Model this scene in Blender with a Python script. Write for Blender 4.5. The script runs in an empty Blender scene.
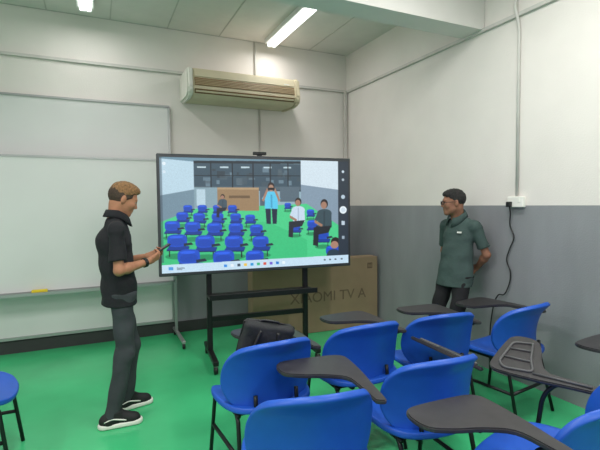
import bpy, bmesh, math, numpy as np
from mathutils import Vector, Matrix, Euler
R=math.radians
scene=bpy.context.scene
try:
    scene.view_settings.view_transform='Standard'
    scene.view_settings.look='None'
except Exception: pass

# ------------------------------------------------------------------ materials
def lin(c):
    return tuple(((v/255)/12.92 if v/255<=0.04045 else ((v/255+0.055)/1.055)**2.4) for v in c)
def mat(name,rgb,rough=0.6,metal=0.0,var=0.08,scale=6.0,bump=0.0,bscale=60.0,emit=0.0,spec=0.5):
    m=bpy.data.materials.new(name); m.use_nodes=True
    nt=m.node_tree; b=nt.nodes['Principled BSDF']
    c=lin(rgb)
    tc=nt.nodes.new('ShaderNodeTexCoord')
    n=nt.nodes.new('ShaderNodeTexNoise'); n.inputs['Scale'].default_value=scale; n.inputs['Detail'].default_value=4
    nt.links.new(tc.outputs['Object'],n.inputs['Vector'])
    r=nt.nodes.new('ShaderNodeValToRGB')
    r.color_ramp.elements[0].position=0.3; r.color_ramp.elements[1].position=0.7
    r.color_ramp.elements[0].color=(c[0]*(1-var),c[1]*(1-var),c[2]*(1-var),1)
    r.color_ramp.elements[1].color=(min(1,c[0]*(1+var)),min(1,c[1]*(1+var)),min(1,c[2]*(1+var)),1)
    nt.links.new(n.outputs['Fac'],r.inputs['Fac'])
    nt.links.new(r.outputs['Color'],b.inputs['Base Color'])
    b.inputs['Roughness'].default_value=rough; b.inputs['Metallic'].default_value=metal
    b.inputs['Specular IOR Level'].default_value=spec
    if bump>0:
        n2=nt.nodes.new('ShaderNodeTexNoise'); n2.inputs['Scale'].default_value=bscale
        nt.links.new(tc.outputs['Object'],n2.inputs['Vector'])
        bp=nt.nodes.new('ShaderNodeBump'); bp.inputs['Strength'].default_value=bump; bp.inputs['Distance'].default_value=0.01
        nt.links.new(n2.outputs['Fac'],bp.inputs['Height']); nt.links.new(bp.outputs['Normal'],b.inputs['Normal'])
    if emit>0:
        nt.links.new(r.outputs['Color'],b.inputs['Emission Color']); b.inputs['Emission Strength'].default_value=emit
    return m

def wall_mat(name,top,bot,zb):
    m=mat(name,top,0.75,var=0.03,scale=2.5,bump=0.15,bscale=90)
    nt=m.node_tree; b=nt.nodes['Principled BSDF']
    g=nt.nodes.new('ShaderNodeNewGeometry'); s=nt.nodes.new('ShaderNodeSeparateXYZ')
    nt.links.new(g.outputs['Position'],s.inputs[0])
    cmp=nt.nodes.new('ShaderNodeMath'); cmp.operation='GREATER_THAN'; cmp.inputs[1].default_value=zb
    nt.links.new(s.outputs['Z'],cmp.inputs[0])
    mx=nt.nodes.new('ShaderNodeMix'); mx.data_type='RGBA'
    nt.links.new(cmp.outputs[0],mx.inputs['Factor'])
    mp=nt.nodes.new('ShaderNodeMapping'); mp.inputs['Scale'].default_value=(1,1,.3)
    nt.links.new(g.outputs['Position'],mp.inputs['Vector'])
    n=nt.nodes.new('ShaderNodeTexNoise'); n.inputs['Scale'].default_value=4; n.inputs['Detail'].default_value=6
    nt.links.new(mp.outputs['Vector'],n.inputs['Vector'])
    r=nt.nodes.new('ShaderNodeValToRGB'); c=lin(bot)
    r.color_ramp.elements[0].position=.3; r.color_ramp.elements[1].position=.7
    r.color_ramp.elements[0].color=(c[0]*.91,c[1]*.91,c[2]*.91,1); r.color_ramp.elements[1].color=(c[0]*1.08,c[1]*1.08,c[2]*1.08,1)
    nt.links.new(n.outputs['Fac'],r.inputs['Fac'])
    nt.links.new(r.outputs['Color'],mx.inputs['A'])
    old=b.inputs['Base Color'].links[0].from_socket
    nt.links.new(old,mx.inputs['B'])
    nt.links.new(mx.outputs['Result'],b.inputs['Base Color'])
    return m

M={}
M['wall']=wall_mat('wall_paint',(224,218,213),(137,139,143),1.500)
M['ceil']=mat('ceiling_panel',(212,208,204),0.9,var=0.03)
M['floor']=mat('green_floor_paint',(66,184,122),0.26,var=0.12,scale=1.6,bump=0.05,bscale=25)
M['trimw']=mat('trim_white',(198,195,190),0.6)
M['beam']=mat('beam_paint',(210,206,202),0.8,var=0.02)
M['dark']=mat('dark_skirting',(52,54,54),0.6)
M['board']=mat('whiteboard_surface',(216,216,215),0.35,var=0.03,scale=1.5)
M['alu']=mat('aluminium',(170,172,172),0.35,0.6,0.03)
M['blue']=mat('blue_plastic',(30,84,184),0.42,var=0.06,scale=12,spec=0.45)
M['blk']=mat('black_steel',(22,22,24),0.4,0.2)
M['tab']=mat('black_plastic_tablet',(52,50,52),0.4,var=0.15,scale=20)
M['rib']=mat('grey_plastic_rib',(84,84,86),0.5)
M['bezel']=mat('display_bezel',(72,74,78),0.35,0.5)
M['bp']=mat('black_plastic',(20,20,22),0.45)
M['bag']=mat('black_nylon',(34,35,38),0.75,var=.2,scale=14,bump=.4,bscale=40)
M['card']=mat('cardboard',(146,124,99),0.85,var=0.07,scale=5)
M['cardink']=mat('cardboard_ink',(108,89,71),0.8)
M['acb']=mat('cream_casing',(204,192,164),0.5,var=.06)
M['acw']=mat('white_casing',(218,216,206),0.5)
M['acg']=mat('brown_grille',(126,100,68),0.5,var=.12)
M['acd']=mat('brown_slot',(112,88,58),0.7)
M['acl']=mat('tan_louver',(178,160,128),0.5)
M['lamp']=mat('lamp_housing',(222,224,222),0.5)
M['tube']=mat('fluorescent_tube',(255,255,252),0.5,var=0,emit=3.5)
M['skin1']=mat('skin_tan',(168,117,90),0.6,var=0.09,scale=26,bump=.15,bscale=90,spec=.3)
M['skin2']=mat('skin_brown',(142,100,80),0.6,var=0.09,scale=26,bump=.15,bscale=90,spec=.3)
M['hair1']=mat('hair_golden_brown',(132,96,58),0.6,var=0.5,scale=90,bump=0.9,bscale=180)
M['hair1d']=mat('hair_brown_side',(62,46,34),0.7,var=0.4,scale=90,bump=0.7,bscale=180)
M['hair2']=mat('hair_black',(24,21,21),0.6,var=0.3,scale=90,bump=0.8,bscale=180)
M['shirt1']=mat('black_polo_fabric',(22,23,28),0.9,var=0.15,scale=10,bump=0.5,bscale=24)
M['shirt2']=mat('green_grey_polo_fabric',(58,76,73),0.9,var=0.14,scale=10,bump=0.5,bscale=24)
M['trou1']=mat('dark_grey_trouser',(54,58,62),0.9,var=0.14,scale=8,bump=0.5,bscale=20)
M['trou2']=mat('black_trouser',(22,22,26),0.9,var=0.12,scale=8,bump=0.5,bscale=20)
M['shoe']=mat('black_canvas',(20,20,22),0.7)
M['sole']=mat('white_rubber',(226,224,216),0.6)
M['eyew']=mat('eye_white',(205,196,188),0.3)
M['eyed']=mat('eye_dark',(25,16,12),0.2)
M['lip']=mat('lip',(134,86,72),0.5)
M['white']=mat('white_plastic',(232,230,224),0.45)
M['yellow']=mat('yellow_paper',(222,196,40),0.7)

# ------------------------------------------------------------------ helpers
def link(o): scene.collection.objects.link(o); return o
def new_obj(name,me,mt=None,parent=None,smooth=False,label=None):
    o=bpy.data.objects.new(name,me); link(o)
    if mt: me.materials.append(mt)
    if smooth:
        me.polygons.foreach_set('use_smooth',[True]*len(me.polygons))
    if parent: o.parent=parent
    if label: o['label']=label
    return o
def thing(name,label,cat,loc=(0,0,0),rz=0,group=None):
    e=bpy.data.objects.new(name,None); link(e); e.empty_display_size=.1
    e.location=loc; e.rotation_euler=(0,0,rz); e['label']=label; e['category']=cat
    if group: e['group']=group
    return e
def tag(o,label,cat,group=None):
    o['label']=label; o['category']=cat
    if group: o['group']=group
def bm_box(bm,c,s,bev=0.0,rot=None):
    g=bmesh.ops.create_cube(bm,size=1.0); vs=g['verts']
    for v in vs:
        p=Vector((v.co.x*s[0],v.co.y*s[1],v.co.z*s[2]))
        if rot is not None: p=rot@p
        v.co=p+Vector(c)
    if bev>0:
        es=list({e for v in vs for e in v.link_edges})
        bmesh.ops.bevel(bm,geom=es,offset=bev,segments=2,affect='EDGES',profile=.5)
def boxes(name,lst,mt,parent=None,label=None,bev=0.0):
    bm=bmesh.new()
    for it in lst:
        bm_box(bm,it[0],it[1],it[2] if len(it)>2 else bev, it[3] if len(it)>3 else None)
    me=bpy.data.meshes.new(name); bm.to_mesh(me); bm.free()
    return new_obj(name,me,mt,parent,label=label)
def fillet(pts,r=0.04,n=5):
    pts=[Vector(p) for p in pts]; out=[pts[0]]
    for i in range(1,len(pts)-1):
        a,b,c=pts[i-1],pts[i],pts[i+1]
        d1=(a-b); d2=(c-b); rr=min(r,d1.length*.45,d2.length*.45)
        p1=b+d1.normalized()*rr; p2=b+d2.normalized()*rr
        for k in range(n+1):
            t=k/n; out.append(p1*(1-t)**2+b*2*t*(1-t)+p2*t*t)
    out.append(pts[-1]); return out
def bm_tube(bm,pts,r,seg=10,closed=False):
    pts=[Vector(p) for p in pts]; n=len(pts); rings=[]; up=None
    for i,p in enumerate(pts):
        if closed: t=(pts[(i+1)%n]-pts[i-1]).normalized()
        elif i==0: t=(pts[1]-p).normalized()
        elif i==n-1: t=(p-pts[-2]).normalized()
        else: t=(pts[i+1]-pts[i-1]).normalized()
        if up is None:
            up=Vector((0,0,1)) if abs(t.z)<.9 else Vector((1,0,0))
        x=(up-t*up.dot(t)).normalized(); y=t.cross(x); up=x
        rr=r[i] if isinstance(r,(list,tuple)) else r
        rings.append([bm.verts.new(p+(x*math.cos(2*math.pi*k/seg)+y*math.sin(2*math.pi*k/seg))*rr) for k in range(seg)])
    m=n if closed else n-1
    for i in range(m):
        A,B=rings[i],rings[(i+1)%n]
        for k in range(seg):
            bm.faces.new((A[k],A[(k+1)%seg],B[(k+1)%seg],B[k]))
    if not closed:
        bm.faces.new(rings[0][::-1]); bm.faces.new(rings[-1])
def tubes(name,lst,r,mt,parent=None,label=None,seg=10,closed=False):
    bm=bmesh.new()
    for p in lst: bm_tube(bm,p,r,seg,closed)
    bmesh.ops.recalc_face_normals(bm,faces=bm.faces)
    me=bpy.data.meshes.new(name); bm.to_mesh(me); bm.free()
    return new_obj(name,me,mt,parent,True,label)
def ball(name,c,s,mt,parent,rot=None):
    bm=bmesh.new(); bmesh.ops.create_uvsphere(bm,u_segments=16,v_segments=10,radius=1)
    for v in bm.verts:
        p=Vector((v.co.x*s[0],v.co.y*s[1],v.co.z*s[2]))
        if rot is not None: p=rot@p
        v.co=p+Vector(c)
    me=bpy.data.meshes.new(name); bm.to_mesh(me); bm.free()
    return new_obj(name,me,mt,parent,True)
def struct(o): o['kind']='structure'; return o

# ------------------------------------------------------------------ room
XW,YB,ZC=3.235,5.39,3.58
XL,YN=-3.2,-2.4
struct(boxes('floor',[((0,1.5,-.05),(6.9,8.2,.1))],M['floor']))
ceil=struct(boxes('ceiling',[((0,1.5,ZC+.05),(6.9,8.2,.1))],M['ceil']))
struct(boxes('wall_back',[((0,YB+.1,ZC/2),(6.9,.2,ZC))],M['wall']))
struct(boxes('wall_right',[((XW+.1,1.5,ZC/2),(.2,7.78,ZC))],M['wall']))
sl=[]
for i in range(-5,6):
    x=i*0.61-.4
    if XL<x<XW: sl.append(((x,1.5,ZC-.002),(.012,7.7,.006)))
for j in range(0,7):
    y=YB-.02-j*1.22
    sl.append(((0,y,ZC-.002),(6.4,.012,.006)))
struct(boxes('trim_1',sl,mat('joint_strip',(184,181,176),.8)))
struct(boxes('trim_2',[((0,YB-.015,3.085),(6.4,.03,.03))],M['trimw']))
struct(boxes('trim_3',[((XW-.015,1.5,3.075),(.03,7.7,.03))],M['trimw']))
struct(boxes('trim_4',[((0,3.09,3.08+.25),(6.46,.24,.5))],M['beam']))
struct(boxes('baseboard_back',[((0,YB-.01,.065),(6.4,.02,.13))],M['dark']))
struct(boxes('trim_5',[((XW-.045,YB-.045,1.54),(.03,.03,3.08))],M['trimw']))

def conduit(pts,r,label):
    o=tubes('conduit_pipe',[fillet(pts,.05)],r,M['trimw']); tag(o,label,'pipe'); return o
conduit([(XW-.014,2.60,1.575),(XW-.014,2.60,2.95),(XW-.03,2.60,3.03),(XW-.045,2.62,3.13),(XW-.014,2.62,3.3),(XW-.014,2.62,3.575)],.013,'white plastic conduit running up the wall to the ceiling')
conduit([(1.94,YB-.014,0),(1.94,YB-.014,2.74)],.012,'thin white conduit pipe dropping from the air conditioner')
conduit([(1.89,YB-.014,3.03),(1.89,YB-.014,3.575)],.012,'thin white conduit pipe above the air conditioner')

so=thing('wall_socket','white double wall socket with black plug','socket',(XW,2.60,1.53))
boxes('socket_plate',[((-.02,0,0),(.04,.15,.09),.006)],M['white'],so)
boxes('switch',[((-.042,-.04,.01),(.006,.02,.03),.002)],M['white'],so)
pl=thing('power_cord','black power cord plugged in and hanging down the wall','cable',(XW,2.60,1.53))
boxes('plug',[((-.055,.045,-.02),(.035,.04,.045),.006)],M['bp'],pl)
cp=[(-.05,.045,-.04),(-.03,.05,-.10),(-.02,.06,-.2),(-.02,.02,-.30),(-.02,.06,-.40),(-.02,.09,-.50),(-.02,.05,-.60),(-.02,.06,-.70),(-.03,.10,-.80),(-.04,.16,-.82),(-.03,.22,-.95),(-.03,.25,-1.2),(-.03,.25,-1.52)]
def crom(P,n=6):
    P=[Vector(p) for p in P]; P=[P[0]]+P+[P[-1]]; out=[]
    for i in range(1,len(P)-2):
        for k in range(n):
            t=k/n
            out.append(.5*((2*P[i])+(-P[i-1]+P[i+1])*t+(2*P[i-1]-5*P[i]+4*P[i+1]-P[i+2])*t*t+(-P[i-1]+3*P[i]-3*P[i+1]+P[i+2])*t**3))
    out.append(P[-2]); return out
tubes('cord',[crom(cp)],.0055,M['bp'],pl)

# ------------------------------------------------------------------ boards
wb=thing('whiteboard','tall white board in aluminium frame fixed to the wall','whiteboard',(-.43,YB,0))
boxes('board_panel',[((0,-.02,1.42),(2.46,.03,2.52))],M['board'],wb)
boxes('frame',[((0,-.025,2.675),(2.50,.045,.022)),((0,-.025,.16),(2.50,.045,.03)),((-1.24,-.025,1.42),(.022,.045,2.5)),((1.24,-.025,1.42),(.022,.045,2.5))],M['alu'],wb)
mb=thing('mobile_whiteboard','white board on wheeled metal stand with pen tray','whiteboard',(-.40,5.17,0))
boxes('board_panel',[((0,0,1.345),(2.38,.02,1.36))],M['board'],mb)
boxes('frame',[((0,-.003,2.035),(2.42,.03,.02)),((0,-.003,.66),(2.42,.03,.025)),((-1.2,-.003,1.345),(.02,.03,1.38)),((1.2,-.003,1.345),(.02,.03,1.38))],M['alu'],mb)
boxes('pen_tray',[((0,-.05,.645),(2.3,.09,.012)),((0,-.095,.655),(2.3,.006,.03))],M['alu'],mb)
for sx in (-1,1):
    boxes('leg',[((sx*1.215,.0,.40),(.03,.03,.66),.004)],M['alu'],mb)
    boxes('foot',[((sx*1.215,-.16,.075),(.035,.64,.03),.005)],M['alu'],mb)
    for yy in (-.45,.13):
        tubes('caster',[[(sx*1.215-.012,yy,.03),(sx*1.215+.012,yy,.03)]],.03,M['bp'],mb,seg=14)
er=boxes('board_eraser',[((-.53,5.115,.672),(.14,.045,.04),.006)],M['yellow']); tag(er,'yellow board eraser lying on the pen tray','eraser')

# ------------------------------------------------------------------ air conditioner
ac=thing('air_conditioner','cream wall mounted air conditioner with brown louvred front','air conditioner',(1.62,YB,2.72))
def prism(name,prof,x0,x1,mt,parent,bev=0.006):
    bm=bmesh.new()
    a=[bm.verts.new((x0,p[0],p[1])) for p in prof]; b=[bm.verts.new((x1,p[0],p[1])) for p in prof]
    n=len(prof)
    bm.faces.new(a); bm.faces.new(b[::-1])
    for i in range(n): bm.faces.new((a[i],b[i],b[(i+1)%n],a[(i+1)%n]))
    bmesh.ops.recalc_face_normals(bm,faces=bm.faces)
    if bev: bmesh.ops.bevel(bm,geom=list(bm.edges),offset=bev,segments=3,affect='EDGES')
    me=bpy.data.meshes.new(name); bm.to_mesh(me); bm.free()
    return new_obj(name,me,mt,parent)
prof=[(0,.02),(-.40,.0),(-.47,.03),(-.50,.09),(-.46,.31),(0,.31)]
prism('casing',prof,-.61,.61,M['acb'],ac)
prof2=[(0,.01),(-.41,-.01),(-.485,.022),(-.515,.09),(-.475,.32),(0,.32)]
prism('end_cap',prof2,-.675,-.60,M['acw'],ac,.022)
prism('end_cap',prof2,.60,.675,M['acb'],ac,.022)
ang=math.atan2(.04,.22); rt=Matrix.Rotation(-ang,3,'X')
def onface(z): return -.50+.04*(z-.09)/.22-.004
boxes('upper_panel',[((0,onface(.255),.255),(1.19,.010,.080),.003,rt)],M['acb'],ac)
boxes('grille',[((0,onface(.160),.160),(1.19,.010,.085),0,rt)],M['acg'],ac)
boxes('louver',[((0,onface(z)-.005,z),(1.18,.008,.006),0,rt) for z in (.132,.149,.166,.183)],M['acl'],ac)
rt2=Matrix.Rotation(math.atan2(.03,.06),3,'X')
boxes('air_outlet',[((0,-.489,.058),(1.19,.010,.050),0,rt2)],M['acd'],ac)
boxes('outlet_vane',[((0,-.496,.056),(1.17,.010,.018),0,rt2)],M['acb'],ac)
boxes('badge',[((.50,onface(.245)-.007,.235),(.07,.004,.014))],M['acw'],ac)

# ------------------------------------------------------------------ ceiling lamps
def lamp(x,y,en=34):
    l=thing('ceiling_lamp','white fluorescent batten lamp on the ceiling','lamp',(x,y,ZC),0,'fluorescent ceiling lamps')
    boxes('housing',[((0,0,-.03),(.16,1.24,.055),.006)],M['lamp'],l)
    for dx in (-.035,.035):
        tubes('lamp_tube',[[(dx,-.58,-.078),(dx,.58,-.078)]],.018,M['tube'],l,seg=12)
    for yy in (-.595,.595): boxes('socket_end',[((0,yy,-.072),(.12,.025,.05),.004)],M['lamp'],l)
    L=bpy.data.lights.new('tube_light','AREA'); L.shape='RECTANGLE'; L.size=.12; L.size_y=1.2
    L.energy=en; L.color=(1,.99,.97)
    o=bpy.data.objects.new('tube_light',L); link(o); o.location=(x,y,ZC-.11)
lamp(-.03,4.42,11); lamp(2.05,4.62,10)
for x in (-.07,2.05):
    for y,en in ((1.7,40),(-.9,42)): lamp(x,y,en)
lamp(-2.2,1.7,40)

# ------------------------------------------------------------------ cardboard box
cb=thing('television_box','large brown cardboard television box standing on the floor','cardboard box',(2.385,4.72,0),R(-3))
boxes('carton',[((0,0,.435),(1.62,.2,.865),.004)],M['card'],cb)
tp=mat('tape',(170,146,112),.4)
boxes('packing_tape',[((0,0,.869),(1.60,.05,.003))],tp,cb)
boxes('packing_tape',[((-.808,0,.45),(.003,.05,.8))],tp,cb)
def text(name,s,size,loc,mt,parent,ext=.001):
    c=bpy.data.curves.new(name,'FONT'); c.body=s; c.size=size; c.extrude=ext; c.align_x='CENTER'; c.align_y='CENTER'
    o=bpy.data.objects.new(name,c); link(o)
    dg=bpy.context.evaluated_depsgraph_get(); dg.update()
    me=bpy.data.meshes.new_from_object(o.evaluated_get(dg))
    bpy.data.objects.remove(o)
    n=new_obj(name,me,mt,parent); n.location=loc; n.rotation_euler=(R(90),0,0); return n
text('lettering','XIAOMI TV A',.17,(.14,-.102,.42),M['cardink'],cb)
boxes('printed_logo',[((.70,-.101,.76),(.07,.002,.07),.0)],M['cardink'],cb)
text('lettering','mi',.06,(.70,-.104,.76),M['card'],cb)

# ------------------------------------------------------------------ interactive display
dp=thing('interactive_display','large black framed touch display on wheeled stand showing video','display',(1.4725,4.101,0),R(-5.48))
boxes('display_panel',[((0,0,1.437),(1.925,.075,1.122),.008)],M['bezel'],dp)
SW,SH=1.872,1.058
Wp,Hp=960,540
img=np.zeros((Hp,Wp,3),np.float32)
YY,XX=np.mgrid[0:Hp,0:Wp].astype(np.float32)
def S(x,y):
    top=158.5+(x-160)*.018; bot=273-(x-160)*.052
    return ((x-160)/186*Wp,(y-top)/(bot-top)*Hp)
def C(c): return np.array(c,np.float32)/255
def poly(pts,c,a=1.0):
    P=[S(*p) for p in pts]; ins=np.zeros((Hp,Wp),bool); n=len(P)
    for i in range(n):
        x1,y1=P[i]; x2,y2=P[(i+1)%n]
        if abs(y2-y1)<1e-6: continue
        cr=((y1>YY)!=(y2>YY))&(XX<(x2-x1)*(YY-y1)/(y2-y1)+x1)
        ins^=cr
    img[ins]=img[ins]*(1-a)+C(c)*a
def rect(x0,y0,x1,y1,c,a=1.0): poly([(x0,y0),(x1,y0),(x1,y1),(x0,y1)],c,a)
def elli(x,y,rx,ry,c,a=1.0,p=2):
    X0,Y0=S(x,y); sx=Wp/186; sy=Hp/109
    m=np.abs((XX-X0)/(rx*sx))**p+np.abs((YY-Y0)/(ry*sy))**p<1
    img[m]=img[m]*(1-a)+C(c)*a
rect(150,140,360,285,(150,172,178))
rect(160,150,340,163,(112,140,152))
for i in range(6): rect(170+i*28,157,182+i*28,158.6,(226,238,240))
poly([(160,160),(190,163),(190,212),(160,226)],(192,210,216))
poly([(160,196),(190,190),(190,212),(160,226)],(120,140,150))
poly([(190,163),(294,165),(294,192),(190,190)],(62,80,90))
rg=np.random.default_rng(5)
for i in range(34):
    x0=192+rg.random()*98; y0=166+rg.random()*18; ww=2+rg.random()*6; hh=2+rg.random()*5; c=rg.integers(50,165)
    rect(x0,y0,x0+ww,y0+hh,(int(c*.88),c,int(c*1.06)),.55)
for xx in (193,214,234,256,276): rect(xx,167.5,xx+8,169,(228,238,236),.8)
rect(190,162,294,164.5,(34,42,48)); rect(190,176,294,176.8,(34,42,48)); rect(190,187,294,190,(86,98,104))
for xx in (205,225,245,262,280): rect(xx,163,xx+1.1,190,(28,34,40))
poly([(294,158),(335,156),(335,190),(294,185)],(216,222,224))
poly([(294,185),(335,190),(335,228),(294,204)],(136,150,162))
poly([(160,222),(190,209),(300,204),(336,226),(340,285),(155,285)],(76,202,130))
poly([(160,240),(200,225),(260,222),(300,240),(300,262),(160,275)],(50,180,110),.5)
rect(190,188,212,208,(140,160,165)); rect(192,190,200,206,(190,206,210))
rect(211,188,251,211,(158,124,88)); rect(211,188,251,190,(182,148,110)); rect(222,196,242,198.5,(112,86,60))
rect(252,190,258,206,(86,96,104)); rect(272,187,292,202,(90,104,112))
def pchair(x,y,s,c=(34,78,188)):
    s*=1.1
    d=tuple(int(v*.45) for v in c); m=tuple(int(v*.75) for v in c); l=tuple(min(255,int(v*1.2)+14) for v in c)
    elli(x,y+s*1.2,s*.95,s*.25,(24,110,66),.6)
    for xx in (-.66,.58): rect(x+s*xx,y+s*.3,x+s*(xx+.09),y+s*1.25,(24,26,34))
    poly([(x-.85*s,y+.75*s),(x+.8*s,y+.75*s),(x+.95*s,y+.4*s),(x-.6*s,y+.35*s)],d); poly([(x-.85*s,y+.66*s),(x+.8*s,y+.66*s),(x+.95*s,y+.32*s),(x-.6*s,y+.3*s)],m)
    elli(x,y-.15*s,s*.76,s*.52,c,1,3.2); elli(x,y-.02*s,s*.6,s*.3,m,.35,2.5); elli(x-.06*s,y-.46*s,s*.52,s*.10,l,.7,2.2)
    poly([(x+s*.5,y+.10*s),(x+s*1.1,y+.0*s),(x+s*1.25,y+.2*s),(x+s*.5,y+.32*s)],(38,44,60))
for (x,y,s) in [(280,206,4),(304,213,4.8),(288,228,6),(306,225,6.8)]: pchair(x,y,s)
poly([(257,206),(262.6,206),(262.6,224),(258.2,224)],(28,36,58)); poly([(263.4,206),(269.4,206),(268.4,224),(264.4,224)],(28,36,58))
elli(263.2,196.5,6.6,4.5,(92,196,224),1,2.6); poly([(256.8,197),(269.6,197),(270,209),(256.6,209)],(92,196,224)); rect(262.6,195,264.4,208,(70,158,190))
for sx in (-1,1):
    poly([(263.2+sx*6.2,194),(263.2+sx*9.4,199),(263.2+sx*8.0,201),(263.2+sx*4.8,197)],(92,196,224))
    poly([(263.2+sx*9.4,200.5),(263.2+sx*4.2,188.5),(263.2+sx*2.7,190),(263.2+sx*7.4,202)],(172,126,102))
elli(263.2,187,3.3,4.3,(46,34,32)); elli(263.2,188.4,2.6,3.3,(176,132,108)); rect(259.8,188,266.6,190.4,(24,24,28))
for (x,y,s) in [(184,209,4.8),(197,209,5),(211,209,5),(225,209,5),(179,217,6.4),(194,218,6.6),(211,218,6.6),(228,218,6.2),(242,219,5.8),
                (170,227,8),(188,228,8.4),(208,229,8.4),(228,229,8.2),(248,230,7.6),(174,242,10.4),(199,243,10.6),(226,243,10.4),(252,243,9.6),(184,258,12),(216,259,12),(246,258,10.6),
                (317,236,8.2),(328,252,9)]:
    pchair(x,y,s)
def seated(x,y,s,shirt,tr,dk):
    elli(x,y,s*.45,s*.55,(40,30,28)); elli(x-.05*s,y+.15*s,s*.36,s*.42,(170,122,98))
    elli(x,y+1.1*s,s*.9,s*.55,shirt,1,2.2)
    poly([(x-.8*s,y+1.0*s),(x+.88*s,y+1.0*s),(x+.9*s,y+2.6*s),(x-.75*s,y+2.7*s)],shirt)
    poly([(x-.1*s,y+.8*s),(x+.1*s,y+.8*s),(x+.05*s,y+2.6*s),(x-.1*s,y+2.6*s)],dk,.7)
    poly([(x-.85*s,y+1.0*s),(x-1.2*s,y+1.8*s),(x-.9*s,y+2.0*s),(x-.5*s,y+1.4*s)],shirt); poly([(x-1.2*s,y+1.75*s),(x-.2*s,y+2.3*s),(x-.3*s,y+2.6*s),(x-1.2*s,y+2.1*s)],(166,120,96))
    poly([(x-1.3*s,y+2.6*s),(x+.9*s,y+2.4*s),(x+.5*s,y+3.2*s),(x-.7*s,y+3.4*s),(x-.8*s,y+4.7*s),(x-1.4*s,y+4.6*s)],tr)
seated(216,197,4.4,(70,84,92),(36,40,50),(50,60,70))
seated(291,202,7.6,(206,214,224),(36,38,46),(160,170,184))
seated(319,204,9,(58,76,82),(30,32,38),(40,54,60))
elli(331,242,5,5,(40,28,24)); elli(330,245,4.4,4,(176,126,104)); elli(329,258,8,9,(42,60,70),1,2.5)
poly([(334.5,150),(350,150),(350,280),(334.5,280)],(44,52,62))
elli(340,210,4,4,(240,242,244)); elli(340,210,2.6,2.6,(214,218,222)); elli(340,197,2.2,2.2,(190,200,206)); rect(338.2,221,341.8,225,(200,206,212))
rect(338.5,236,341.5,239,(160,170,178)); elli(340,172,1.4,1.4,(210,215,220)); elli(340,180,1.4,1.4,(180,186,190))
elli(164,165,1.6,1.6,(235,238,240)); elli(164,173,1.4,1.4,(220,226,230)); rect(160,158,162,262,(60,70,80),.5)
poly([(155,264.6),(348,254.8),(348,285),(155,285)],(204,220,230))
cols=[(60,140,220),(240,240,245),(70,80,90),(245,190,60),(40,150,210),(60,180,120),(225,80,60),(120,90,200),(30,120,200),(240,245,250)]
for i,c in enumerate(cols):
    xx=216+i*6.4; b=268.6-(xx-160)*.052; rect(xx,b-1.4,xx+3.0,b+1.2,c)
for xx in (318,324,330,337): b=268.4-(xx-160)*.052; rect(xx,b-.8,xx+2.2,b+.6,(80,92,102))
rect(166,266.4,170,269.4,(80,150,210)); rect(173,267,180,267.8,(90,100,110)); rect(173,268.4,178,269.2,(120,130,140))
rng=np.random.default_rng(3)
img*=1+rng.normal(0,.05,img.shape[:2])[...,None]
img=np.clip(img*np.array([.98,1.03,1.07]),0,1)
gw,gh=480,270
sm=img.reshape(gh,Hp//gh,gw,Wp//gw,3).mean((1,3))
sl_=np.where(sm<=.04045,sm/12.92,((sm+.055)/1.055)**2.4)
xs=np.linspace(-SW/2,SW/2,gw); zs=np.linspace(1.437+SH/2,1.437-SH/2,gh)
V=np.zeros((gh,gw,3)); V[...,0]=xs[None,:]; V[...,1]=-.0395; V[...,2]=zs[:,None]
idx=np.arange(gh*gw).reshape(gh,gw)
F=np.stack([idx[:-1,:-1],idx[1:,:-1],idx[1:,1:],idx[:-1,1:]],-1).reshape(-1,4)
me=bpy.data.meshes.new('screen'); me.from_pydata(V.reshape(-1,3).tolist(),[],F.tolist())
ca=me.color_attributes.new('picture','FLOAT_COLOR','POINT')
rgba=np.ones((gh*gw,4),np.float32); rgba[:,:3]=sl_.reshape(-1,3); ca.data.foreach_set('color',rgba.ravel())
sm_=bpy.data.materials.new('lit_screen'); sm_.use_nodes=True; nt=sm_.node_tree; b=nt.nodes['Principled BSDF']
at=nt.nodes.new('ShaderNodeAttribute'); at.attribute_name='picture'
nt.links.new(at.outputs['Color'],b.inputs['Emission Color']); b.inputs['Emission Strength'].default_value=.98
b.inputs['Base Color'].default_value=(.01,.01,.012,1); b.inputs['Roughness'].default_value=.35
new_obj('screen',me,sm_,dp,label='lit screen showing a classroom video feed')
boxes('webcam',[((0,-.01,2.025),(.13,.04,.03),.006),((0,.0,2.008),(.04,.05,.012)),((0,-.032,2.025),(.02,.01,.02),.003)],M['bp'],dp)
for sx in (-.50,.49):
    boxes('stand_post',[((sx,.075,.78),(.05,.045,1.40),.006)],M['blk'],dp)
    boxes('foot',[((sx,.03,.10),(.05,.66,.045),.006)],M['blk'],dp)
    for yy in (-.27,.33):
        tubes('caster',[[(sx-.016,yy,.038),(sx+.016,yy,.038)]],.038,M['bp'],dp,seg=16)
        boxes('caster_fork',[((sx,yy,.075),(.03,.04,.02))],M['alu'],dp)
for z in (.42,.90): boxes('crossbar',[((0,.075,z),(1.0,.03,.05),.004)],M['blk'],dp)
boxes('shelf',[((0,-.05,.66),(1.06,.26,.02),.004),((0,-.175,.675),(1.06,.012,.05),.003)],M['blk'],dp)

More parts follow.
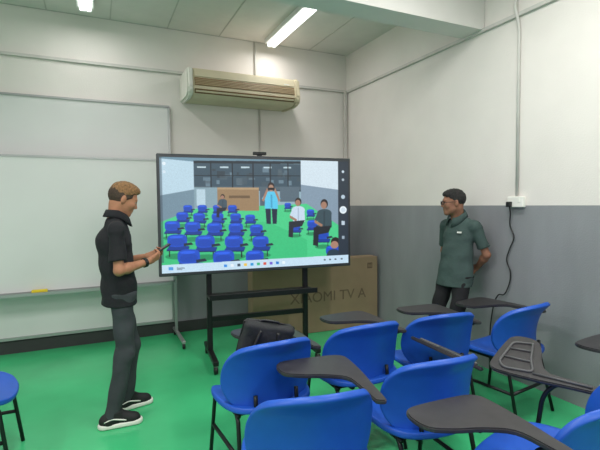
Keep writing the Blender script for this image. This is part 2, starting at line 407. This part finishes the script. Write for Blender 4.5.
# ------------------------------------------------------------------ chairs
def squircle_grid(nu,nv,fn,name,mt,parent,th,off=0,c=.38):
    vs=[];fs=[]
    for j in range(nv+1):
        for i in range(nu+1):
            u=-1+2*i/nu; v=-1+2*j/nv
            vs.append(fn(u*math.sqrt(1-c*abs(v)**2.4),v*math.sqrt(1-c*abs(u)**2.4)))
    for j in range(nv):
        for i in range(nu):
            a=j*(nu+1)+i; fs.append((a,a+1,a+nu+2,a+nu+1))
    me=bpy.data.meshes.new(name); me.from_pydata(vs,[],fs)
    o=new_obj(name,me,mt,parent,True)
    m=o.modifiers.new('s','SOLIDIFY'); m.thickness=th; m.offset=off
    m2=o.modifiers.new('b','BEVEL'); m2.width=.009; m2.segments=2; m2.limit_method='ANGLE'
    m3=o.modifiers.new('ss','SUBSURF'); m3.levels=1; m3.render_levels=1
    return o
def make_chair():
    ch=thing('tablet_chair','blue plastic chair on black steel frame with black writing tablet','chair',(0,0,0),0,'blue classroom tablet chairs')
    def seat(u,v):
        x=u*.268; y=v*.265
        z=.452-.024*(1-u*u)*(1-v*v)+.018*u*u-.045*max(0,v-.55)/.45+.02*max(0,-v-.5)
        return (x,y,z)
    squircle_grid(16,16,seat,'seat',M['blue'],ch,.032)
    def back(u,v):
        t=(v+1)/2
        x=u*(.275-.014*t); z=.430+.395*t
        y=-.200-.085*t+.105*u*u+.040*math.sin(math.pi*t)-.034*max(0,t-.80)/.20
        return (x,y,z)
    squircle_grid(18,16,back,'backrest',M['blue'],ch,.032)
    r=.0115
    legs=[[(.20,.16,.425),(.205,.20,.40),(.225,.25,.0)],[(-.20,.16,.425),(-.205,.20,.40),(-.225,.25,.0)],
          [(.20,-.14,.425),(.205,-.18,.40),(.225,-.27,.0)],[(-.20,-.14,.425),(-.205,-.18,.40),(-.225,-.27,.0)]]
    for L in legs: tubes('leg',[fillet(L,.03)],r,M['blk'],ch)
    fr=[[(.20,.18,.422),(.20,-.18,.422)],[(-.20,.18,.422),(-.20,-.18,.422)],[(-.20,.15,.422),(.20,.15,.422)],[(-.20,-.15,.422),(.20,-.15,.422)],
        fillet([(.12,-.12,.422),(.12,-.215,.425),(.12,-.222,.47),(.12,-.215,.53)],.04),fillet([(-.12,-.12,.422),(-.12,-.215,.425),(-.12,-.222,.47),(-.12,-.215,.53)],.04),
        [(.212,.222,.21),(.214,-.222,.21)],[(-.212,.222,.21),(-.214,-.222,.21)],[(-.214,-.222,.21),(.214,-.222,.21)]]
    tubes('frame',fr,r,M['blk'],ch)
    tubes('tablet_support',[fillet([(.20,.12,.422),(.292,.12,.43),(.298,.10,.60),(.298,.04,.678),(.298,-.10,.682)],.05)],.011,M['blk'],ch)
    ol=[(.270,-.15),(.295,-.165),(.320,-.15),(.33,0.0),(.342,.16),(.342,.34),(.32,.40),(.25,.42),(.04,.41),(-.03,.385),(-.05,.32),(-.03,.24),(.05,.195),(.15,.165),(.242,.11),(.262,.0)]
    px,py=.298,.0
    P=crom([(a,b,0) for a,b in ol]+[(ol[0][0],ol[0][1],0)],4)[:-1]
    bm=bmesh.new()
    vs=[bm.verts.new((p.x-px,p.y-py,0)) for p in P]; f=bm.faces.new(vs)
    g=bmesh.ops.extrude_face_region(bm,geom=[f])
    for v in [e for e in g['geom'] if isinstance(e,bmesh.types.BMVert)]: v.co.z+=.020
    bmesh.ops.recalc_face_normals(bm,faces=bm.faces)
    es=[e for e in bm.edges if len(e.link_faces)==2 and abs(e.link_faces[0].normal.z-e.link_faces[1].normal.z)>.5]
    bmesh.ops.bevel(bm,geom=es,offset=.005,segments=2,affect='EDGES')
    me=bpy.data.meshes.new('writing_tablet'); bm.to_mesh(me); bm.free()
    o=new_obj('writing_tablet',me,M['tab'],ch); o.location=(px,py,.692)
    ring=[(.02-px,.25,-.004),(.18-px,.215,-.004),(.29-px,.17,-.004),(.31-px,.33,-.004),(.26-px,.37,-.004),(.04-px,.36,-.004)]
    bm=bmesh.new(); bm_tube(bm,fillet(ring+[ring[0]],.03)[:-1],.008,6,True)
    for a,b_ in (((.10-px,.235,-.004),(.11-px,.365,-.004)),((.20-px,.21,-.004),(.20-px,.37,-.004)),((.295-px,-.12,-.004),(.30-px,.17,-.004))): bm_tube(bm,[a,b_],.007,6)
    bmesh.ops.recalc_face_normals(bm,faces=bm.faces)
    me=bpy.data.meshes.new('tablet_bracket'); bm.to_mesh(me); bm.free()
    o=new_obj('tablet_bracket',me,M['rib'],ch,True); o.location=(px,py,.692)
    return ch
base=make_chair()
kids=list(base.children)
chairs=[(.855,2.125,-4,0,'blue tablet chair with a black bag on its seat'),
        (1.49,2.18,0,0,None),(2.06,2.15,8,0,None),(2.77,2.08,-8,0,'blue tablet chair standing beside the leaning man'),
        (1.46,1.54,3,205,'blue tablet chair with its black tablet folded outward'),
        (.755,1.455,10,0,None),(1.76,.97,-19,160,'blue tablet chair with its black tablet folded outward'),(1.07,.74,5,0,None),
        (2.56,.98,-3,0,None),(-.97,3.10,90,0,'blue plastic chair with black steel legs near the whiteboard')]
for i,c in enumerate(chairs):
    tb=[]
    if i==0:
        o=base; tb=[k for k in kids if k.name.startswith('writing_tablet') or k.name.startswith('tablet_bracket')]
    else:
        o=base.copy(); scene.collection.objects.link(o); o['label']='blue plastic chair on black steel frame with black writing tablet'
        for k in kids:
            if i==9 and k.name.split('.')[0] in ('writing_tablet','tablet_bracket','tablet_support'): continue
            kc=k.copy(); kc.parent=o; scene.collection.objects.link(kc)
            if k.name.startswith('writing_tablet') or k.name.startswith('tablet_bracket'): tb.append(kc)
    o.location=(c[0]+.25*math.sin(R(c[2])),c[1]+.25*math.cos(R(c[2])),0); o.rotation_euler=(0,0,-R(c[2]))
    for t in tb:
        t.rotation_euler=(0,R(c[3]),0)
        if i==6: t.scale=(.82,.86,1)
    if c[4]: o['label']=c[4]

# ------------------------------------------------------------------ SDF modelling
class Vol:
    def __init__(s,lo,hi,h):
        s.lo=np.array(lo,np.float32); s.h=h
        n=np.ceil((np.array(hi)-np.array(lo))/h).astype(int)+1; s.n=n
        s.D=np.ones(n,np.float32)
    def blk(s,lo,hi):
        a=np.maximum(0,np.floor((lo-s.lo)/s.h).astype(int)); b=np.minimum(s.n,np.ceil((hi-s.lo)/s.h).astype(int)+1)
        if (b<=a).any(): return None
        sl=tuple(slice(a[i],b[i]) for i in range(3))
        ax=[s.lo[i]+s.h*np.arange(a[i],b[i],dtype=np.float32) for i in range(3)]
        return sl,np.meshgrid(*ax,indexing='ij')
    def put(s,lo,hi,fn,k,sub=False):
        r=s.blk(np.array(lo)-.04,np.array(hi)+.04)
        if r is None: return
        sl,P=r; d=fn(*P); D=s.D[sl]
        if sub:
            if k>0:
                hh=np.clip(.5-.5*(D+d)/k,0,1); s.D[sl]=D*(1-hh)-d*hh+k*hh*(1-hh)
            else: s.D[sl]=np.maximum(D,-d)
            return
        if k<=0: s.D[sl]=np.minimum(D,d); return
        hh=np.clip(.5+.5*(D-d)/k,0,1); s.D[sl]=D*(1-hh)+d*hh-k*hh*(1-hh)
    def cap(s,a,b,r1,r2=None,k=.02,flat=False,sq=None,sub=False):
        a=np.array(a,np.float32); b=np.array(b,np.float32); r2=r1 if r2 is None else r2
        ba=b-a; L2=float(ba@ba)+1e-9; L=math.sqrt(L2)
        m=max(r1,r2)*(max(1,sq[1]) if sq else 1)
        def fn(X,Y,Z):
            X,Y,Z=X-a[0],Y-a[1],Z-a[2]
            t0=(X*ba[0]+Y*ba[1]+Z*ba[2])/L2; t=np.clip(t0,0,1)
            x,y,z=X-t*ba[0],Y-t*ba[1],Z-t*ba[2]
            if sq:
                u=np.array(sq[0],np.float32); u=u/np.linalg.norm(u); du=x*u[0]+y*u[1]+z*u[2]; f=du*(1/sq[1]-1)
                x,y,z=x+u[0]*f,y+u[1]*f,z+u[2]*f
            d=np.sqrt(x*x+y*y+z*z)-(r1+(r2-r1)*t)
            if flat: d=np.maximum(d,np.maximum(-t0,t0-1)*L)
            return d
        s.put(np.minimum(a,b)-m,np.maximum(a,b)+m,fn,0 if (sub and k==.02) else k,sub)
    def ell(s,c,r,rot=None,k=.02,sub=False):
        c=np.array(c,np.float32); r=np.array(r,np.float32); Q=np.array(rot,np.float32) if rot is not None else np.eye(3,dtype=np.float32)
        m=r.max()
        def fn(X,Y,Z):
            X,Y,Z=X-c[0],Y-c[1],Z-c[2]
            q=[(Q[0,i]*X+Q[1,i]*Y+Q[2,i]*Z) for i in range(3)]
            k0=np.sqrt(sum((q[i]/r[i])**2 for i in range(3)))+1e-6; k1=np.sqrt(sum((q[i]/r[i]**2)**2 for i in range(3)))+1e-6
            return k0*(k0-1)/k1
        s.put(c-m,c+m,fn,k,sub)
    def rbox(s,c,e,r,k=.02,sub=False):
        c=np.array(c,np.float32); e=np.array(e,np.float32)
        def fn(X,Y,Z):
            q=[np.abs(X-c[0])-e[0]+r,np.abs(Y-c[1])-e[1]+r,np.abs(Z-c[2])-e[2]+r]
            return np.sqrt(sum(np.maximum(a,0)**2 for a in q))+np.minimum(np.maximum(np.maximum(q[0],q[1]),q[2]),0)-r
        s.put(c-e,c+e,fn,k,sub)
    def grid(s):
        ax=[s.lo[i]+s.h*np.arange(s.n[i],dtype=np.float32) for i in range(3)]
        return np.meshgrid(*ax,indexing='ij',sparse=True)
    def half(s,n,d):
        X,Y,Z=s.grid(); s.D=np.maximum(s.D,d-(n[0]*X+n[1]*Y+n[2]*Z))
    def fold(s,amp,f=1.0,ph=0):
        X,Y,Z=s.grid()
        s.D=s.D+amp*(np.sin(24*f*Z+14*X+9*Y+ph)*np.sin(13*f*X-17*Y+8*Z+ph)+.4*np.sin(41*f*Z-25*Y+22*X+2*ph))
    def mesh(s,name,mt,parent,label=None):
        D=s.D; D=np.pad(D,1,constant_values=1.0); lo=s.lo-s.h; h=s.h
        I=D<0
        co=[(i,j,k) for i in (0,1) for j in (0,1) for k in (0,1)]
        n=np.array(D.shape)-1
        cnt=np.zeros(n,np.int8)
        for (i,j,k) in co: cnt+=I[i:i+n[0],j:j+n[1],k:k+n[2]]
        act=(cnt>0)&(cnt<8); A=np.argwhere(act)
        vid=-np.ones(n,np.int64); vid[act]=np.arange(len(A))
        cv={c:D[A[:,0]+c[0],A[:,1]+c[1],A[:,2]+c[2]] for c in co}
        pos=np.zeros((len(A),3)); ct=np.zeros(len(A))
        for c in co:
            for ax in range(3):
                if c[ax]==0:
                    e=list(c); e[ax]=1; e=tuple(e)
                    a,b=cv[c],cv[e]; m=(a<0)!=(b<0)
                    t=np.where(m,a/np.where(m,a-b,1),0)
                    p=np.repeat(np.array([c],float),len(A),0); p[:,ax]=t
                    pos+=p*m[:,None]; ct+=m
        pos=(A+pos/ct[:,None])*h+lo
        Fs=[]
        for ax in range(3):
            a1,a2=(ax+1)%3,(ax+2)%3
            s0=[slice(None)]*3; s1=[slice(None)]*3; s0[ax]=slice(0,-1); s1[ax]=slice(1,None)
            E=np.argwhere(I[tuple(s0)]!=I[tuple(s1)])
            ins=I[E[:,0],E[:,1],E[:,2]]
            def cell(d1,d2):
                q=E.copy(); q[:,a1]+=d1; q[:,a2]+=d2; return vid[q[:,0],q[:,1],q[:,2]]
            Q=np.stack([cell(-1,-1),cell(0,-1),cell(0,0),cell(-1,0)],1)
            Q[~ins]=Q[~ins][:,::-1]; Fs.append(Q)
        Fq=np.concatenate(Fs)
        me=bpy.data.meshes.new(name); me.from_pydata(pos.tolist(),[],Fq.tolist())
        return new_obj(name,me,mt,parent,True,label)

# ---- bag on the seat
bg=thing('laptop_bag','flat black nylon bag leaning on a chair seat','bag',(.80,2.385,.465),R(-8))
bg.rotation_euler=(R(8),R(13),R(-8))
v=Vol((-.2,-.14,-.02),(.2,.16,.48),.006)
v.rbox((0,0,.205),(.150,.045,.203),.030,k=0); v.fold(.0035,1.1,.6); v.half((0,0,1),.003)
v.mesh('bag_body',M['bag'],bg)
v=Vol((-.2,.0,-.02),(.2,.16,.30),.006)
v.rbox((0,.050,.12),(.12,.022,.105),.018,k=0); v.fold(.003,1.3,.2)
v.mesh('front_pocket',M['bag'],bg)
tubes('carry_handle',[crom([(-.05,.0,.402),(-.045,.0,.417),(.045,.0,.417),(.05,.0,.402)],5)],.007,M['bp'],bg)
tubes('zip',[crom([(-.150,.0,.10),(-.148,.0,.35),(-.12,.0,.406),(.12,.0,.406),(.148,.0,.35),(.150,.0,.10)],6)],.005,M['bp'],bg,seg=6)
for sx in (-1,1): tubes('shoulder_strap',[crom([(sx*.05,-.038,.37),(sx*.07,-.058,.28),(sx*.08,-.058,.15),(sx*.10,-.038,.04)],5)],.011,M['bp'],bg)

def hand(v,wr,f,n,sgn,curl,k=.007,spread=1.0):
    f=Vector(f).normalized(); n=Vector(n); n=(n-f*n.dot(f)).normalized(); s=f.cross(n)*sgn; w=Vector(wr)
    kn=[(.088,.027,.068,.0088),(.092,.009,.076,.0090),(.087,-.009,.070,.0086),(.079,-.026,.054,.0078)]
    for j,(a,b,l,r) in enumerate(kn):
        K=w+f*a+s*b*spread
        v.cap(w+s*b*.5+f*.01,K,.014,.0115,k=.012)
        ang=0; p=K
        for q,(fr,da) in enumerate(((.45,curl),(.30,curl*1.1),(.25,curl*.7))):
            ang+=R(da+j*2)
            d=f*math.cos(ang)+n*math.sin(ang); p2=p+d*l*fr*1.05
            v.cap(p,p2,r*(1-.08*q),r*(.95-.1*q),k=.003); p=p2
    t0=w+f*.022+s*.018; t1=w+f*.055+s*.043+n*.012; t2=w+f*.078+s*.044+n*.034; t3=w+f*.095+s*.034+n*.046
    v.cap(t0,t1,.015,.012,k=.012); v.cap(t1,t2,.0110,.010,k=.005); v.cap(t2,t3,.010,.008,k=.004)

def collar(NB,up,mt,parent,yaw=0):
    up=up.normalized(); fy=Vector((-math.sin(yaw),math.cos(yaw),0)); fy=(fy-up*fy.dot(up)).normalized(); fx=fy.cross(up)
    N=36; rows=[]
    for i in range(N+1):
        a=R(16)+ (2*math.pi-R(32))*i/N
        fr=max(0,math.cos(a))
        d=fx*math.sin(a)+fy*math.cos(a)
        tip=max(0,1-min(i,N-i)/5)
        rows.append([NB+d*.061+up*(.030-.018*fr),NB+d*.064+up*(.056-.030*fr),NB+d*.071+up*(.057-.030*fr),NB+d*(.080+.012*fr)+up*(.030-.034*fr),NB+d*(.088+.018*fr+.004*tip)+up*(.006-.040*fr-.020*tip)])
    vs=[p for r in rows for p in r]; m=len(rows[0])
    fs=[(i*m+j,i*m+j+1,(i+1)*m+j+1,(i+1)*m+j) for i in range(N) for j in range(m-1)]
    me=bpy.data.meshes.new('collar'); me.from_pydata([tuple(v) for v in vs],[],fs)
    o=new_obj('collar',me,mt,parent,True)
    s=o.modifiers.new('s','SOLIDIFY'); s.thickness=.005; s.offset=0
    return o

def build_person(root,J,mats,hem,glasses=False,style=0,belly=.12):
    H=Vector(J['head']); HR=J['hrot']; WF=J.get('w',1.0)
    def h(x,y,z): return H+HR@Vector((x,y,z))
    NB=Vector(J['neck'])
    v=Vol((-.45,-.55,0),(.45,.55,1.80),.0055)
    v.ell(h(0,-.014,.032),(.073,.094,.082),HR)
    v.ell(h(0,.026,-.028),(.058,.064,.074),HR,k=.03)
    for sx in (-1,1):
        v.cap(h(sx*.048,-.004,-.048),h(sx*.015,.058,-.086),.013,.013,k=.028)
        v.ell(h(sx*.036,.058,-.022),(.021,.021,.020),HR,k=.025)
    v.ell(h(0,.066,-.091),(.018,.018,.017),HR,k=.025)
    v.cap(h(-.028,.073,.022),h(.028,.073,.022),.012,k=.020)
    v.cap(h(0,.082,.012),h(0,.101,-.024),.006,.0095,k=.013)
    for sx in (-1,1):
        v.ell(h(sx*.011,.092,-.029),(.008,.009,.007),HR,k=.008)
        v.ell(h(sx*.031,.096,.004),(.016,.014,.010),HR,k=.008,sub=True)
        v.ell(h(sx*.075,-.010,-.006),(.008,.019,.031),HR@Matrix.Rotation(sx*R(16),3,'Z'),k=.008)
    v.cap(h(-.014,.077,-.053),h(.014,.077,-.053),.0085,k=.014); v.cap(h(-.012,.076,-.064),h(.012,.076,-.064),.009,k=.014)
    v.cap(h(0,-.028,-.050),NB,.055,.056,k=.03)
    v.cap(NB,NB-Vector((0,0,.06)),.054,.050,k=.02)
    v.cap(NB-Vector((0,0,.06)),(Vector(J['chest'])),.048,.070,k=.02,sq=((1,0,0),1.25))
    v.cap(J['chest'],J['pelvis'],.070,.060,k=.03,sq=((1,0,0),1.25))
    v.cap(J['hipR'],J['hipL'],.050,k=.02)
    for sd in ('R','L'):
        S_,E_,W_=J['sh'+sd],J['el'+sd],J['wr'+sd]
        v.cap(NB-Vector((0,0,.075)),Vector(S_)-Vector((0,0,.015)),.028,.030,k=.01); v.cap(S_,E_,.032,.034,k=.01)
        mid=Vector(E_).lerp(Vector(W_),.28)
        v.cap(E_,mid,.031,.035,k=.02); v.cap(mid,W_,.035,.0235,k=.02)
        hd=J['hand'+sd]; hand(v,W_,hd[0],hd[1],hd[2],hd[3])
        v.cap(J['hip'+sd],J['kn'+sd],.055,.044,k=.02); v.cap(J['kn'+sd],J['an'+sd],.042,.034,k=.02)
        fd=Vector(J['foot'+sd]); A=Vector(J['an'+sd]); v.cap(A-Vector((0,0,.03)),A+fd*.13-Vector((0,0,.045)),.032,.025,k=.02)
    v.mesh('body',mats['skin'],root)
    v=Vol((-.42,-.55,.70),(.42,.40,1.60),.0065)
    pel=Vector(J['pelvis']); chs=Vector(J['chest']); hf=J.get('hemfwd',0.0)
    w1=pel.lerp(chs,.45)
    v.cap(pel-Vector((0,-hf,.20)),pel,.120,.113,k=.03,sq=((1,0,0),1.48)); v.cap(pel,w1,.113,belly,k=.03,sq=((1,0,0),1.38*WF))
    v.cap(w1,chs,belly,.112,k=.05,sq=((1,0,0),1.36*WF))
    v.cap(chs,NB-Vector((0,0,.075)),.108,.072,k=.04,sq=((1,0,0),1.33*WF))
    for sd in ('R','L'):
        S_=Vector(J['sh'+sd]); E_=Vector(J['el'+sd])
        v.cap(NB+Vector((0,-.008,-.030)),S_-Vector((0,0,.006)),.052,.045,k=.04)
        e=S_.lerp(E_,.76); d=(e-S_).normalized()
        v.cap(S_+d*.03,e,.049,.056,k=.022,flat=True); v.ell(S_-Vector((0,0,.004)),(.049,.051,.049),k=.025)
    v.fold(.0038,1.0,J.get('ph',0))
    v.half((0,0,1),hem)
    up=(h(0,-.028,-.045)-NB).normalized()
    v.cap(NB+up*.005,NB+up*.12,.056,.057,sub=True)
    sh=v.mesh('polo_shirt',mats['shirt'],root)
    collar(NB,up,mats.get('collar',mats['shirt']),sh,J.get('cyaw',0))
    v=Vol((-.36,-.40,.02),(.36,.45,1.02),.007)
    v.cap(Vector(J['hipR'])+Vector((0,0,.02)),Vector(J['hipL'])+Vector((0,0,.02)),.088,k=.03)
    for sd in ('R','L'):
        Hp,K,A=Vector(J['hip'+sd]),Vector(J['kn'+sd]),Vector(J['an'+sd])
        v.cap(Hp,K,.079,.061,k=.03); v.cap(K,A+Vector((0,0,-.02)),.061,.051,k=.03)
    v.fold(.005,.9,J.get('ph',0)+1); v.half((0,0,1),.055); v.half((0,0,-1),-(hem+.10))
    v.mesh('trousers',mats['trousers'],root)
    for sd in ('R','L'):
        A=Vector(J['an'+sd]); fd=Vector(J['foot'+sd]); fd.z=0; fd.normalize(); g=Vector((A.x,A.y,0)); sv=Vector((fd.y,-fd.x,0))
        lo=np.array([g.x-.3,g.y-.3,0]); hi=np.array([g.x+.3,g.y+.3,.17])
        v=Vol(lo,hi,.006)
        v.cap(g-fd*.045+Vector((0,0,.05)),g+fd*.15+Vector((0,0,.035)),.040,.036,k=.02)
        v.cap(g-fd*.02+Vector((0,0,.05)),g+fd*.02+Vector((0,0,.105)),.044,.043,k=.03)
        v.cap(g+fd*.02+Vector((0,0,.085)),g+fd*.13+Vector((0,0,.045)),.038,.034,k=.03)
        v.half((0,0,1),.022); v.half((0,0,-1),-.115)
        sho=v.mesh('shoe',mats['shoe'],root)
        v=Vol(lo,hi,.006)
        v.cap(g-fd*.047+Vector((0,0,.018)),g+fd*.155+Vector((0,0,.018)),.046,.045,k=0)
        v.half((0,0,1),.002); v.half((0,0,-1),-.036)
        v.mesh('sole',mats['sole'],sho)
        if style==0:
            for q in (-1,1):
                tubes('shoe_stripe',[crom([tuple(g+fd*a+sv*q*b+Vector((0,0,z))) for a,b,z in ((-.05,.0405,.056),(.0,.0475,.072),(.04,.0455,.064),(.09,.0405,.050))],4)],.0050,mats['sole'],sho,seg=6)
    v=Vol(np.array(H)-.18,np.array(H)+.18,.004)
    if style==0:
        v.ell(h(0,-.014,.039),(.0780,.0995,.086),HR)
        v.ell(h(0,.020,.090),(.054,.064,.029),HR,k=.03)
    else:
        v.ell(h(0,-.016,.036),(.0780,.0995,.086),HR)
        v.ell(h(0,.012,.080),(.062,.076,.034),HR,k=.03)
    X,Y,Z=v.grid()
    a1=.030 if style==0 else .012
    nrm=HR@Vector((0,-.56 if style==0 else -.72,1))
    cut=a1+nrm.dot(H)-(nrm[0]*X+nrm[1]*Y+nrm[2]*Z)+.006*np.sin(150*Y+40*X)*np.sin(120*X)
    v.D=np.maximum(v.D+.0016*np.sin(170*X+60*Z)*np.sin(110*Y-80*Z)+.0012*np.sin(260*X+90*Y),cut)
    v.mesh('hair',mats['hair'],root)
    if style==0:
        v=Vol(np.array(H)-.18,np.array(H)+.18,.004)
        v.ell(h(0,-.018,.024),(.0775,.0978,.090),HR)
        nrm=HR@Vector((0,-.80,1)); v.half(nrm,nrm.dot(H)-.012)
        nrm=HR@Vector((0,-1,0)); v.half(nrm,nrm.dot(H)-.044)
        v.mesh('hair_side',M['hair1d'],root)
    for sx in (-1,1):
        e=ball('eye',h(sx*.031,.071,.004),(.0120,.0125,.0085),M['eyew'],root,HR)
        ball('iris',h(sx*.031,.0805,.004),(.0062,.004,.0062),M['eyed'],e,HR)
        tubes('eyebrow',[[h(sx*.014,.085,.022),h(sx*.030,.083,.027),h(sx*.048,.071,.021)]],[.002,.003,.0015],mats['brow'],root,seg=8)
    tubes('lips',[[h(-.015,.0810,-.0600),h(-.007,.0858,-.0580),h(.007,.0858,-.0580),h(.015,.0810,-.0600)]],[.0012,.0026,.0026,.0012],M['lip'],root,seg=8)
    if glasses:
        def ring(cx):
            return [h(cx+.023*math.cos(a),.101-.09*abs(cx+.023*math.cos(a)),.003+.017*math.sin(a)) for a in [2*math.pi*i/20 for i in range(20)]]
        g=tubes('glasses',[ring(-.031)],.0028,M['bp'],root,seg=6,closed=True)
        tubes('lens_rim',[ring(.031)],.0028,M['bp'],g,seg=6,closed=True)
        tubes('bridge',[[h(-.008,.100,.006),h(.008,.100,.006)]],.002,M['bp'],g,seg=6)
        for sx in (-1,1): tubes('temple',[[h(sx*.054,.096,.006),h(sx*.076,.06,.008),h(sx*.080,-.01,.006)]],.0026,M['bp'],g,seg=6)

# ---- man with the phone
PX,PY,PA=.170,3.390,85
p1=thing('person','person in black polo and dark trousers standing, holding phone','person',(PX,PY,0),-R(PA))
J=dict(head=(0,.018,1.575),hrot=Matrix.Rotation(R(-24),3,'X'),neck=(0,-.035,1.440),chest=(0,-.055,1.28),pelvis=(0,-.030,.97),w=.98,
 shR=(.165,-.060,1.372),shL=(-.165,-.045,1.372),elR=(.218,-.055,1.095),elL=(-.208,.0,1.10),wrR=(.105,.155,1.130),wrL=(-.085,.180,1.145),
 handR=((-.42,1,.42),(-.75,-.25,.55),-1,34),handL=((.35,1,.30),(.75,-.25,.55),1,34),
 hipR=(.085,-.02,.90),hipL=(-.085,-.02,.90),knR=(.105,-.02,.49),knL=(-.10,.055,.49),anR=(.12,-.115,.09),anL=(-.12,.015,.09),
 footR=(.12,1,0),footL=(-.15,1,0))
build_person(p1,J,dict(skin=M['skin1'],shirt=M['shirt1'],trousers=M['trou1'],shoe=M['shoe'],sole=M['sole'],hair=M['hair1'],brow=M['hair1d']),.83,style=0,belly=.104)
wd=(Vector(J['wrR'])-Vector(J['elR'])).normalized(); wc=Vector(J['wrR'])-wd*.03
ux=wd.cross(Vector((0,0,1))).normalized(); uy=ux.cross(wd)
wt=tubes('wristwatch',[[wc+(ux*math.cos(a)+uy*math.sin(a))*.030+wd*o for a in [2*math.pi*i/24 for i in range(24)]] for o in (-.008,0,.008)],.005,M['bp'],p1,seg=6,closed=True)
ph=thing('smartphone','small black handheld device held in both hands','phone')
ph.location=Vector((PX,PY,0))+(Matrix.Rotation(-R(PA),3,'Z')@Vector((.0,.285,1.210)))
ph.rotation_euler=(R(-60),0,-R(PA))
boxes('phone_body',[((0,0,0),(.066,.012,.115),.005)],M['bp'],ph)
boxes('phone_screen',[((0,-.0065,0),(.058,.001,.105))],M['bezel'],ph)

# ---- man leaning on the wall
p2=thing('person','person in grey-green polo and glasses leaning on the wall','person',(2.84,3.01,0),-R(262))
HR2=Matrix.Rotation(R(-38),3,'Z')@Matrix.Rotation(R(-4),3,'X')
J=dict(head=(0.0,-.085,1.530),hrot=HR2,neck=(0,-.150,1.393),chest=(0,-.175,1.24),pelvis=(0,-.125,.93),ph=.4,cyaw=R(-12),w=.94,hemfwd=.035,
 shR=(.155,-.180,1.325),shL=(-.158,-.180,1.325),elR=(.228,-.25,1.065),elL=(-.228,-.25,1.065),wrR=(.10,-.310,.92),wrL=(-.10,-.305,.94),
 handR=((-1,-.05,-.35),(0,1,0),1,14),handL=((1,-.05,-.35),(0,1,0),-1,14),
 hipR=(.085,-.125,.88),hipL=(-.085,-.125,.88),knR=(.11,.00,.48),knL=(-.11,.01,.48),anR=(.12,.06,.09),anL=(-.13,.09,.09),
 footR=(.2,1,0),footL=(-.2,1,0))
build_person(p2,J,dict(skin=M['skin2'],shirt=M['shirt2'],trousers=M['trou2'],shoe=M['shoe'],sole=M['bp'],hair=M['hair2'],brow=M['hair2']),.78,glasses=True,style=1,belly=.104)
boxes('chest_badge',[((-.080,-.068,1.265),(.04,.010,.014))],M['white'],p2)

# ------------------------------------------------------------------ light and camera
w=bpy.data.worlds.new('World'); scene.world=w; w.use_nodes=True
w.node_tree.nodes['Background'].inputs[0].default_value=(1.0,.97,.97,1); w.node_tree.nodes['Background'].inputs[1].default_value=.76
cam=bpy.data.cameras.new('camera'); co=bpy.data.objects.new('camera',cam); link(co)
cam.sensor_width=36; cam.lens=26.46; cam.clip_start=.05
co.location=(0,0,1.53)
co.rotation_euler=(Euler((R(90-2.73),0,R(-24.9)),'XYZ').to_matrix()@Matrix.Rotation(R(-.55),3,'Z')).to_euler('XYZ')
scene.camera=co
